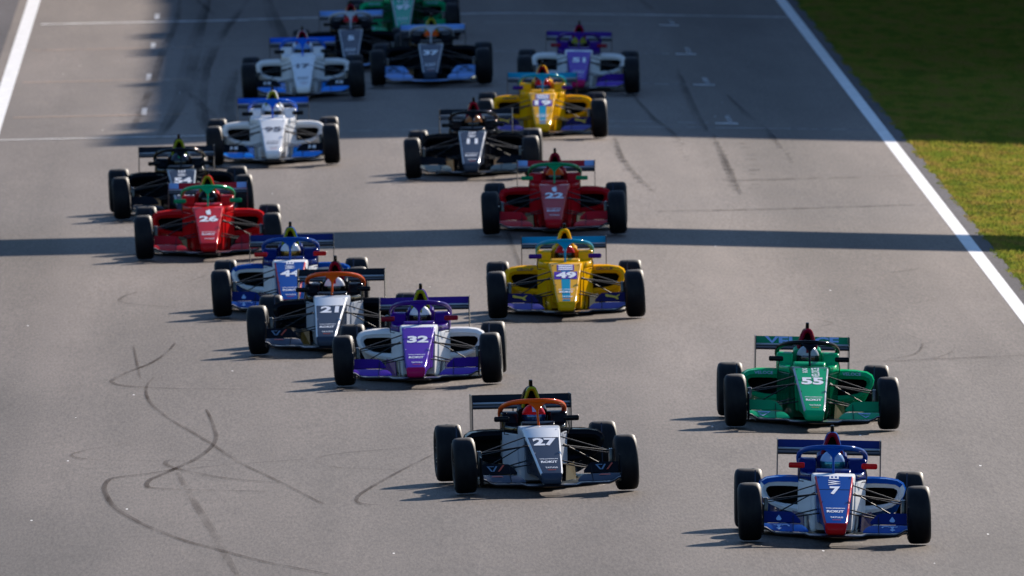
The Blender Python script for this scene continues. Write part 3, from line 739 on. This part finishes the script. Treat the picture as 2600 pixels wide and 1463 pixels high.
for i in range(15):
    ph = math.radians(-30 + 150 * i / 14)      # crown stripe, front to back
    y = -math.cos(ph); z = math.sin(ph)
    if z < .25: continue
    c = [bm.verts.new((sx, HC[1] + y * HR[1] * 1.035, HC[2] + z * HR[2] * 1.012)) for sx in (-.022, .022)]
    if pr: bm.faces.new((pr[0], pr[1], c[1], c[0]))
    pr = c
ME['stripe'] = mesh_from_bm('helmet_stripe', bm, 60)

# ------------------------------------------------------------------ materials of the cars
C = dict(navy=(.003, .014, .12), blue=(.003, .060, .30), royal=(.004, .11, .60), sky=(.005, .22, .75), white=(.78, .79, .80), black=(.004, .005, .008), grey=(.040, .052, .080), indigo=(.075, .06, .26), dindigo=(.018, .010, .07),
         green=(.001, .36, .14), dgreen=(.002, .24, .09), tgreen=(.001, .36, .22), vgreen=(.001, .07, .03), purple=(.090, .022, .36), dpurple=(.040, .006, .18), yellow=(.80, .40, .003), teal=(.002, .27, .42), cyan=(.01, .30, .42),
         red=(.52, .008, .010), dred=(.44, .006, .012), crimson=(.20, .004, .018), orange=(.72, .085, .003), lime=(.26, .28, .012), dblack=(.005, .005, .006), paleblue=(.30, .45, .70),
         pink=(.42, .008, .09), ggrey=(.14, .17, .16), copper=(.35, .14, .05), silver=(.42, .45, .50), lblue=(.18, .35, .70), olive=(.22, .24, .02))
P = {k: paint('paint_' + k, v) for k, v in C.items()}
M_carbon = mat('carbon_fibre', (.012, .012, .014), .38, 0, .5); noise_col(M_carbon, (.009, .009, .011), (.020, .020, .022), 60, 2)
M_void = mat('duct_interior', (.004, .004, .005), .8, spec=.2); noise_col(M_void, (.003, .003, .004), (.006, .006, .007), 20)
M_tyre = mat('tyre_rubber', (.016, .016, .017), .62, spec=.2)
noise_col(M_tyre, (.006, .006, .008), (.013, .012, .013), 9, 7, (2.5, 1, 1), .35, .7)
M_rim = mat('wheel_rim', (.035, .036, .04), .35, .8); noise_col(M_rim, (.03, .03, .034), (.06, .06, .065), 12)
M_arm = mat('suspension_carbon', (.012, .012, .013), .5, 0, 0, .12); noise_col(M_arm, (.006, .006, .007), (.012, .012, .013), 30)
M_print = mat('white_print', (.84, .85, .87), .45); noise_col(M_print, (.82, .83, .85), (.87, .88, .90), 30)
M_dprint = mat('dark_print', (.02, .025, .05), .45); noise_col(M_dprint, (.015, .02, .045), (.03, .035, .06), 30)
M_lprint = mat('pale_blue_print', (.30, .46, .72), .45); noise_col(M_lprint, (.28, .44, .70), (.33, .49, .75), 30)
M_gprint = mat('grey_blue_print', (.12, .20, .30), .45); noise_col(M_gprint, (.10, .18, .28), (.14, .22, .32), 30)
M_rprint = mat('red_print', (.55, .06, .02), .45); noise_col(M_rprint, (.5, .05, .02), (.6, .07, .02), 30)
M_yprint = mat('yellow_print', (.70, .42, .02), .45); noise_col(M_yprint, (.66, .40, .02), (.74, .45, .02), 30)
M_mglass = mat('mirror_glass', (.7, .7, .72), .05, 1.0); noise_col(M_mglass, (.68, .68, .7), (.72, .72, .74), 5)
def visor_mat(name, c): 
    m = mat(name, c, .12, .55, 1.0); noise_col(m, tuple(x * .8 for x in c), c, 6); return m
VIS = {k: visor_mat('visor_' + k, v) for k, v in dict(cyan=(.02, .35, .48), dark=(.03, .035, .045), smoke=(.10, .09, .11), blue=(.03, .12, .35), gold=(.5, .28, .05)).items()}
_suits = {}
def suit(c):
    if c not in _suits:
        m = mat('race_suit_' + c, C[c], .85, spec=.2); noise_col(m, tuple(x * .8 for x in C[c]), tuple(min(1, x * 1.1) for x in C[c]), 14, bump=.3); _suits[c] = m
    return _suits[c]

# ------------------------------------------------------------------ emblem outlines (u right, v up, unit box)
def arc(cx, cy, r, a0, a1, n=8, sy=1): return [(cx + r * math.cos(math.radians(a0 + (a1 - a0) * i / n)), cy + sy * r * math.sin(math.radians(a0 + (a1 - a0) * i / n))) for i in range(n + 1)]
def ringpart(cx, cy, r0, r1, a0, a1, n=8, sy=1): return arc(cx, cy, r1, a0, a1, n, sy) + arc(cx, cy, r0, a1, a0, n, sy)
LILY_TOP = [[(0, .48), (-.10, .26), (-.155, .12), (-.13, .0), (-.06, -.05), (.06, -.05), (.13, .0), (.155, .12), (.10, .26)]]
LILY_LOW = [ringpart(-.29, -.02, .13, .21, 20, 200, 8, .8), ringpart(.29, -.02, .13, .21, -20, 160, 8, .8), [(-.12, .12), (.12, .12), (.035, -.12), (-.035, -.12)],
            [(0, -.10), (.13, -.26), (0, -.44), (-.13, -.26)]]
W_BLUE = [[(-.5, .5), (-.40, .5), (-.17, -.5), (-.27, -.5)], [(-.20, -.5), (-.10, -.5), (.10, .5), (0, .5)], [(-.44, .5), (-.10, .5), (-.10, .38), (-.40, .38)]]
W_RED = [[(.10, -.5), (.20, -.5), (.5, .7), (.40, .7)]]
TRI = [[(-.5, .5), (.5, .5), (.36, .28), (-.36, .28)], [(-.5, .5), (-.36, .28), (.0, -.26), (0, -.5)], [(.5, .5), (0, -.5), (0, -.26), (.36, .28)]]
LEAP = [[(-.5, .42), (-.40, .50), (-.25, .34), (0, .22), (.2, .10), (.36, .34), (.50, .5), (.42, .22), (.30, -.02), (.40, -.42), (.28, -.5), (.12, -.20), (-.14, -.06), (-.34, -.02), (-.46, .08)]]
MM = [[(-.5, -.5), (-.38, .5), (-.22, .5), (-.1, -.1), (-.2, -.5), (-.3, .1), (-.38, -.5)], [(.05, -.5), (.12, .5), (.25, .5), (.32, .0), (.4, .5), (.5, .5), (.45, -.5), (.36, -.5), (.2, -.1), (.15, -.5)]]
SPLASH = [[(-.45, .5), (.1, .5), (.3, .2), (-.1, .05)], [(-.5, .1), (-.25, .0), (-.1, -.3), (-.5, -.35)], [(.05, -.1), (.45, -.2), (.5, -.5), (0, -.42)]]

def on_nose(x0, y0):
    return lambda u, v: (x0 + u, y0 + v, nose_top(y0 + v) + .0035)
def on_flap1(x0): return lambda u, v: (x0 + u, -.90 + v * 2.55 - .004, .178 + v * .92)      # v measured in height
def on_flap2(x0): return lambda u, v: (x0 + u, -.705 + (v) * 1.25 - .006, .266 + v * .92 + .002)
def on_rwing(u, v): return (u, 3.655 + v * 1.85 - .006, .800 + v + .004)

def car(num, X, Y, rot, L, label, dlabel):
    root = bpy.data.objects.new('race_car', None); COL.objects.link(root)
    tag(root, label, 'race car', 'single seater race cars on the track')
    # roll with the camber, found from the two sides
    zl, zr = g(X - .8), g(X + .8); steer = random.uniform(-1.8, 1.8)
    zr2 = (zl + zr) / 2
    root.location = (X, Y, zr2 + .010)
    root.rotation_euler = (0, -math.atan2(zr - zl, 1.6), math.radians(-rot))
    D = lambda k, d: P[L.get(k, d)]
    base = L['body']; 
    nz = obj('nose', ME['nose'], D('nose', base), root)
    obj('nose_tip', ME['nose_tip'], D('tip', L.get('nose', base)), nz)
    if not L.get('box') and not L.get('nosehead'): obj('panel_joint', ME['joint'], P['dblack'], nz)
    obj('fasteners', ME['fastener'], P['silver' if L.get('nose') in ('grey', 'purple') else 'dblack'], nz)
    if L.get('edge'):
        for k in ('edge_r', 'edge_l'): obj('edge_strip', ME[k], P[L['edge']], nz)
    if L.get('nosehead'):                        # differently coloured rear part of the nose top
        y0, c = L['nosehead']; bm = bmesh.new(); pr = None
        for q in range(6):
            y = y0 + (.553 - y0) * q / 5; wt = .165 + (y - .1) * .0511; z = nose_top(y)
            c_ = [bm.verts.new(p) for p in ((-wt - .001, y, z - .04), (-wt - .001, y, z - .016), (-wt + .018, y, z + .0018), (wt - .018, y, z + .0018), (wt + .001, y, z - .016), (wt + .001, y, z - .04))]
            if pr:
                for i in range(5): bm.faces.new((pr[i], pr[i + 1], c_[i + 1], c_[i]))
            pr = c_
        obj('nose_band', mesh_from_bm('nose_band', bm, 60), P[c], nz)
    if L.get('stripe'):                          # long stripe down the nose
        bm = bmesh.new(); pr = None
        for q in range(12):
            y = -.93 + 1.47 * q / 11; z = nose_top(y) + .002; w = .045 + .012 * q / 11
            c_ = [bm.verts.new((-w, y, z)), bm.verts.new((w, y, z))]
            if pr: bm.faces.new((pr[0], pr[1], c_[1], c_[0]))
            pr = c_
        obj('nose_stripe', mesh_from_bm('nose_stripe', bm, 0), P[L['stripe']], nz)
    if L.get('box'):
        for (y0, hh, ww, m_) in ((.09, .15, .135, P['purple']), (.40, .12, .10, P['purple']), ):
            bm = bmesh.new(); bm.faces.new([bm.verts.new((sx * ww, y0 + sy * hh, nose_top(y0 + sy * hh) + .003)) for sx, sy in ((-1, -1), (1, -1), (1, 1), (-1, 1))]); obj('number_panel', mesh_from_bm('panel', bm, 0), m_, nz)
        for q in range(3):
            yy = .33 + q * .075
            bm = bmesh.new(); bm.faces.new([bm.verts.new((sx * .085, yy + sy * .024, nose_top(yy + sy * .024) + .0045)) for sx, sy in ((-1, -1), (1, -1), (1, 1), (-1, 1))]); obj('emblem', mesh_from_bm('emblem', bm, 0), M_print, nz)
    pm = M_dprint if L.get('darknum') else M_print
    up = .005 if L.get('box') else 0
    lift = lambda f: (lambda u, v: (f(u, v)[0], f(u, v)[1], f(u, v)[2] + up))
    nw = {'7': .10, '11': .15, '21': .21, '17': .20, '5': .10, '51': .20}.get(num, .235)
    if num: obj('number', lettering(num, nw, .255, lift(on_nose(.005, .085)), .045), pm, nz)
    if L.get('w'): obj('lettering', lettering('W', .115, .16, on_nose(.0, .335), .02, True), pm, nz)
    if L.get('w'): obj('lettering', lettering('E', .09, .09, on_nose(.0, .50), .02, True), pm, nz)
    if L.get('mark'): obj('emblem', shape([[(-.03, .06), (.02, .13), (.035, .0), (.03, -.1), (-.01, -.1), (-.025, -.03)]], on_nose(.0, .36)), M_print, nz)
    if L.get('velo'):
        obj('lettering', lettering('VELOCE', .085, .34, on_nose(.045, .385), .02, True), M_print, nz)
        obj('lettering', lettering('RACING', .055, .16, on_nose(-.065, .46), .02, True), M_print, nz)
    obj('lettering', lettering('ROKiT', .165, .075, lift(on_nose(0, -.60)), .035), pm, nz)
    obj('lettering', lettering('WILLIAMSON', .185, .030, lift(on_nose(0, -.50)), .03), pm, nz)
    obj('lettering', lettering('TATUUS', .125, .045, lift(on_nose(.01, -.79)), .02), pm, nz)
    obj('lettering', lettering('HANKOOK', .085, .022, lift(on_nose(.01, -.865)), .02), P['orange'], nz)
    ch = obj('chassis', ME['chassis'], D('side', base), root)
    for k in 'rl': obj('cockpit_side', ME['cock_' + k], D('cockpit', base), root); obj('tub_side', ME['tub_' + k], D('side', base), root)
    obj('headrest', ME['headrest'], D('cockpit', base), root)
    obj('scuttle', ME['scuttle'], D('cockpit', base), ch)
    for k in 'rl':
        sp = obj('sidepod', ME['pod_' + k], D('pod', base), root)
        obj('inlet_lip', ME['podlip_' + k], D('lip', L.get('pod', base)), sp); obj('inlet', ME['podin_' + k], M_void, sp); obj('brow', ME['brow0' if k == 'r' else 'brow1'], D('pod', base), sp)
        s = 1 if k == 'r' else -1
        if L.get('podtext'): obj('lettering', lettering(L['podtext'], .20, .034, (lambda u, v, s=s: (s * .47 + u, 1.523, .524 + v)), .02), M_lprint if not L.get('podtextdark') else M_dprint, sp)
        mi = obj('mirror', ME['mirror_' + k], D('mirror', 'black'), root); obj('mirror_glass', ME['mglass_' + k], M_mglass, mi); obj('mirror_stalk', ME['mstalk_' + k], M_carbon, mi)
        obj('turning_vane', ME['vane_' + k], D('vane', L.get('side', base)), root); obj('fin', ME['fin_' + k], P['grey'], root)
        for me_ in ARMS[k] + ARMS['b' + k]: obj('suspension_arm', me_, M_arm, root)
        obj('upright', ME['upright_' + k], M_carbon, root)
    eb = obj('airbox', ME['airbox'], D('box_c', base), root)
    obj('inlet_lip', ME['airlip'], P[L['air']], eb); obj('inlet', ME['airin'], M_void, eb); obj('camera_pod', ME['camera_pod'], P['dblack'], eb)
    hl = obj('halo', ME['halo'], D('halo', base), root); obj('halo_pillar', ME['pillar'], D('pillar', L.get('halo', base)), hl)
    obj('floor', ME['floor'], M_carbon, root); obj('crash_structure', ME['tail'], M_carbon, root); obj('steering_wheel', ME['steering'], M_carbon, root)
    fw = obj('front_wing', ME['main_plane'], M_carbon, root)
    obj('leading_edge', ME['splitter'], D('lead', 'black'), fw)
    for k in 'rl':
        s = 1 if k == 'r' else -1
        obj('lower_flap', ME['flap1_' + k], D('flap1', base), fw); obj('upper_flap', ME['flap2_' + k], D('flap2', L.get('flap1', base)), fw)
        obj('endplate', ME['fendplate_' + k], D('fend', 'dblack'), fw); obj('fence', ME['gurney_' + k], P['black'], fw); obj('pylon', ME['pylon_' + k], M_carbon, fw)
        e = L.get('emb'); x0 = s * .545
        if e == 'lily':
            f = on_flap2(x0); obj('emblem', shape([[(u * .17, (v - .30) * .105) for u, v in p] for p in LILY_TOP], f), M_lprint, fw)
            f1 = on_flap1(x0); obj('emblem', shape([[(u * .21, (v + .14) * .085) for u, v in p] for p in LILY_LOW], f1), M_lprint, fw)
        elif e == 'wv':
            f = on_flap2(x0); obj('emblem', shape([[(u * .18, v * .055) for u, v in p] for p in W_BLUE], f), M_gprint, fw); obj('emblem', shape([[(u * .18, v * .055) for u, v in p] for p in W_RED], f), M_rprint, fw)
            f1 = on_flap1(x0); obj('emblem', shape([[(u * .14, v * .012 + .022) for u, v in [(-.5, -.5), (.5, -.5), (.3, .5), (-.3, .5)]]], f1), M_rprint, fw)
        elif e == 'tri': obj('emblem', shape([[(u * .17, v * .05) for u, v in p] for p in TRI], on_flap1(x0)), M_lprint, fw)
        elif e == 'leap': obj('emblem', shape([[(u * .18, v * .07) for u, v in p] for p in LEAP], on_flap2(x0)), M_yprint, fw)
        elif e == 'mm': obj('emblem', shape([[(u * .11, v * .05) for u, v in p] for p in MM], on_flap2(x0)), M_print, fw)
        elif e == 'splash':
            obj('emblem', shape([[(u * .2, v * .08) for u, v in p] for p in SPLASH], on_flap2(x0)), M_dprint, fw)
    rw = bpy.data.objects.new('rear_wing', None); COL.objects.link(rw); rw.parent = root
    obj('main_plane', ME['rw_main'], D('rmain', 'black'), rw); obj('flap', ME['rw_flap'], D('rflap', base), rw); obj('flap_edge', ME['rw_slot'], P['silver'], rw); obj('beam_wing', ME['rw_beam'], M_carbon, rw)
    for k in 'rl':
        obj('endplate', ME['rend_' + k], M_carbon, rw); obj('pylon', ME['rpyl_' + k], M_carbon, rw)
        if L.get('rends'):
            s = 1 if k == 'r' else -1; bm = bmesh.new(); x1, x0 = sorted((s * .37, s * .493))
            bm.faces.new([bm.verts.new(on_rwing(u, v)) for u, v in ((x1, -.033), (x0, -.033), (x0, .034), (x1, .034))]); obj('flap_panel', mesh_from_bm('flap_panel', bm, 0), P['paleblue'], rw)
    if L.get('rtext'):
        obj('lettering', lettering(L['rtext'], .80, .085, lambda u, v: on_rwing(u, max(-.036, min(.03, v - .012))), .04), M_lprint, rw)
    for (x, y, R, k) in ((.813, 0, .28, 'f'), (-.813, 0, .28, 'f'), (.785, 2.88, .29, 'b'), (-.785, 2.88, .29, 'b')):
        wh = bpy.data.objects.new('wheel', None); COL.objects.link(wh); wh.parent = root; wh.location = (x, y, R)
        sp = random.uniform(0, 6.28)
        cam_ = math.radians(2.6 if k == 'f' else 1.2) * (-1 if x > 0 else 1)
        wh.rotation_euler = (sp, cam_, (PI if x < 0 else 0) + (math.radians(steer) if k == 'f' else 0))
        wh.rotation_mode = 'XYZ'
        for q in (('tyre', 'tyre_' + k, M_tyre), ('rim', 'rim_' + k, M_rim), ('brake_duct', 'drum_' + k, M_carbon)): obj(q[0], ME[q[1]], q[2], wh)
    # driver, a thing of its own, sitting in the cockpit
    ps = bpy.data.objects.new('person', None); COL.objects.link(ps)
    tag(ps, dlabel, 'person', 'helmeted drivers in their race cars')
    ps.location = root.location; ps.rotation_euler = root.rotation_euler
    obj('body', ME['body'], suit(L.get('suit', 'black')), ps)
    hcol, scol, vis = L['helmet']
    hm = obj('helmet', ME['helmet'], P[hcol], ps); obj('visor', ME['visor'], VIS[vis], hm); obj('helmet_stripe', ME['stripe'], P[scol], hm)
    return root

LV = {
 'veloce': dict(body='green', pod='green', lip='green', side='vgreen', vane='vgreen', cockpit='green', nose='green', edge='silver', flap1='green', flap2='dgreen', emb='tri', rflap='dgreen', rtext='VELOCE', podtext='VELOCE', velo=1, mirror='black', box_c='crimson', halo='black'),  # side and vane green darkened: shade between nose and pods painted in
 'royal': dict(body='blue', nose='blue', tip='red', edge='red', side='white', lip='white', pod='blue', cockpit='navy', halo='blue', flap1='blue', flap2='navy', emb='lily', rflap='navy', rmain='dblack', mirror='red', vane='navy', w=1),
 'grey': dict(body='black', nose='grey', nosehead=(.24, 'white'), edge='white', side='silver', pod='black', cockpit='black', halo='orange', flap1='grey', flap2='black', emb='wv', rflap='black', mirror='black', vane='black'),
 'purple': dict(body='white', nose='purple', tip='pink', edge=None, side='white', pod='white', lip='white', cockpit='dpurple', halo='dpurple', flap1='purple', flap2='dpurple', rflap='dpurple', mirror='crimson', vane='dpurple', box_c='dpurple'),
 'yellow': dict(body='yellow', nose='yellow', edge='yellow', stripe='teal', box=1, pod='yellow', lip='yellow', cockpit='yellow', halo='teal', flap1='indigo', flap2='dindigo', emb='leap', rflap='teal', mirror='dpurple', podtext='GROUP', podtextdark=1, vane='dblack'),
 'red': dict(body='red', nose='red', pod='red', cockpit='red', halo='dgreen', flap1='red', flap2='dred', rflap='dred', rends=1, mirror='dgreen', mark=1, vane='dblack'),
 'dark': dict(body='black', nose='grey', edge='silver', side='black', pod='black', cockpit='black', halo='black', flap1='ggrey', flap2='black', rflap='black', mirror='black', w=1, vane='copper'),
 'white': dict(body='white', nose='white', pod='white', cockpit='white', halo='royal', flap1='sky', flap2='black', rflap='royal', mirror='black', emb='mm', darknum=1, side='white', vane='sky'),
 'pale': dict(body='black', nose='grey', edge='silver', side='black', pod='black', cockpit='black', halo='silver', flap1='lblue', flap2='lblue', rflap='lblue', mirror='black', emb='splash', lead='lblue'),
}
def V(base, **k): d = dict(LV[base]); d.update(k); return d
CARS = [
 ('7', 1.36, 268.94, .2, V('royal', air='crimson', helmet=('paleblue', 'white', 'cyan')), 'blue race car with red edges and number 7, nearest the camera at lower right', 'driver in pale blue helmet with cyan visor in the blue number 7 car'),
 ('27', -1.29, 280.54, -3.3, V('grey', air='lime', helmet=('red', 'paleblue', 'blue')), 'black and white race car number 27 with orange halo and yellow airbox', 'driver in red and pale blue helmet in the black number 27 car'),
 ('55', 1.70, 296.75, -.7, V('veloce', air='crimson', helmet=('silver', 'crimson', 'smoke')), 'bright green race car number 55 just behind the blue number 7', 'driver in silver and dark red helmet in the green number 55 car'),
 ('32', -2.40, 309.28, 1.7, V('purple', air='lime', helmet=('white', 'lime', 'dark')), 'purple and white race car number 32 with pink nose edges', 'driver in white and lime helmet in the purple number 32 car'),
 ('49', -.54, 328.91, .3, V('yellow', air='yellow', helmet=('red', 'white', 'dark')), 'yellow race car number 49 with teal nose stripe, in full sun mid track', 'driver in red and white helmet in the yellow number 49 car'),
 ('44', -3.78, 331.47, .5, V('royal', air='lime', helmet=('white', 'lime', 'gold')), 'blue race car number 44 with red mirrors, half hidden by number 21', 'driver in white and green helmet in the blue number 44 car'),
 ('21', -3.35, 319.15, 2.6, V('grey', air='crimson', helmet=('white', 'red', 'dark')), 'black and white race car number 21 with orange halo and red airbox', 'driver in white and red helmet in the black number 21 car'),
 ('26', -4.78, 352.17, -.1, V('red', air='lime', helmet=('black', 'red', 'dark'), halo='green'), 'bright red race car number 26 with green halo at the left', 'driver in black and red helmet in the red number 26 car'),
 ('22', -.36, 358.79, 1.1, V('red', air='crimson', body='dred', pod='dred', cockpit='dred', nose='dred', helmet=('orange', 'orange', 'dark')), 'dark red race car number 22 with green halo, behind the yellow number 49', 'driver in orange helmet in the dark red number 22 car'),
 ('54', -5.14, 368.07, -1.4, V('dark', air='lime', helmet=('grey', 'green', 'dark'), flap1='black'), 'black race car number 54 partly hidden behind the red number 26', 'driver in grey and green helmet in the black number 54 car'),
 ('19', -.07, 400.92, .5, V('yellow', air='crimson', helmet=('red', 'white', 'blue')), 'yellow race car number 19 with dark red airbox, farther up the track', 'driver in red helmet in the yellow number 19 car'),
 ('11', -1.22, 382.70, 1.4, V('dark', air='crimson', helmet=('copper', 'silver', 'dark')), 'black race car number 11 with dark red airbox at the shadow edge', 'driver in copper and silver helmet in the black number 11 car'),
 ('95', -3.94, 390.25, .2, V('white', air='olive', helmet=('white', 'dred', 'dark')), 'white race car number 95 with bright blue rear wing', 'driver in white and red helmet in the white number 95 car'),
 ('17', -3.46, 422.82, .1, V('white', air='crimson', helmet=('lblue', 'royal', 'dark')), 'white race car number 17 with blue rear wing, in the shade', 'driver in light blue helmet in the white number 17 car'),
 ('37', -1.49, 428.89, 1.0, V('pale', air='olive', helmet=('orange', 'lime', 'dark')), 'black race car number 37 with pale blue front and rear wings', 'driver in orange and lime helmet in the black number 37 car'),
 ('51', .71, 424.18, .7, V('purple', air='crimson', helmet=('olive', 'orange', 'dark')), 'purple race car number 51 alone at right of the shaded track', 'driver in olive helmet in the purple number 51 car'),
 ('5', -2.68, 438.53, .4, V('pale', air='crimson', flap1='black', flap2='black', emb=None, helmet=('dred', 'white', 'dark')), 'black race car with pale blue rear wing, behind the white number 17', 'driver in dark red helmet in the black car behind number 17'),
 ('97', -1.76, 457.13, .4, V('veloce', nose='tgreen', air='crimson', helmet=('white', 'green', 'dark')), 'green race car number 97 cut off by the top edge of the picture', 'driver of the green number 97 car at the top edge'),
]
for a in CARS: car(*a)
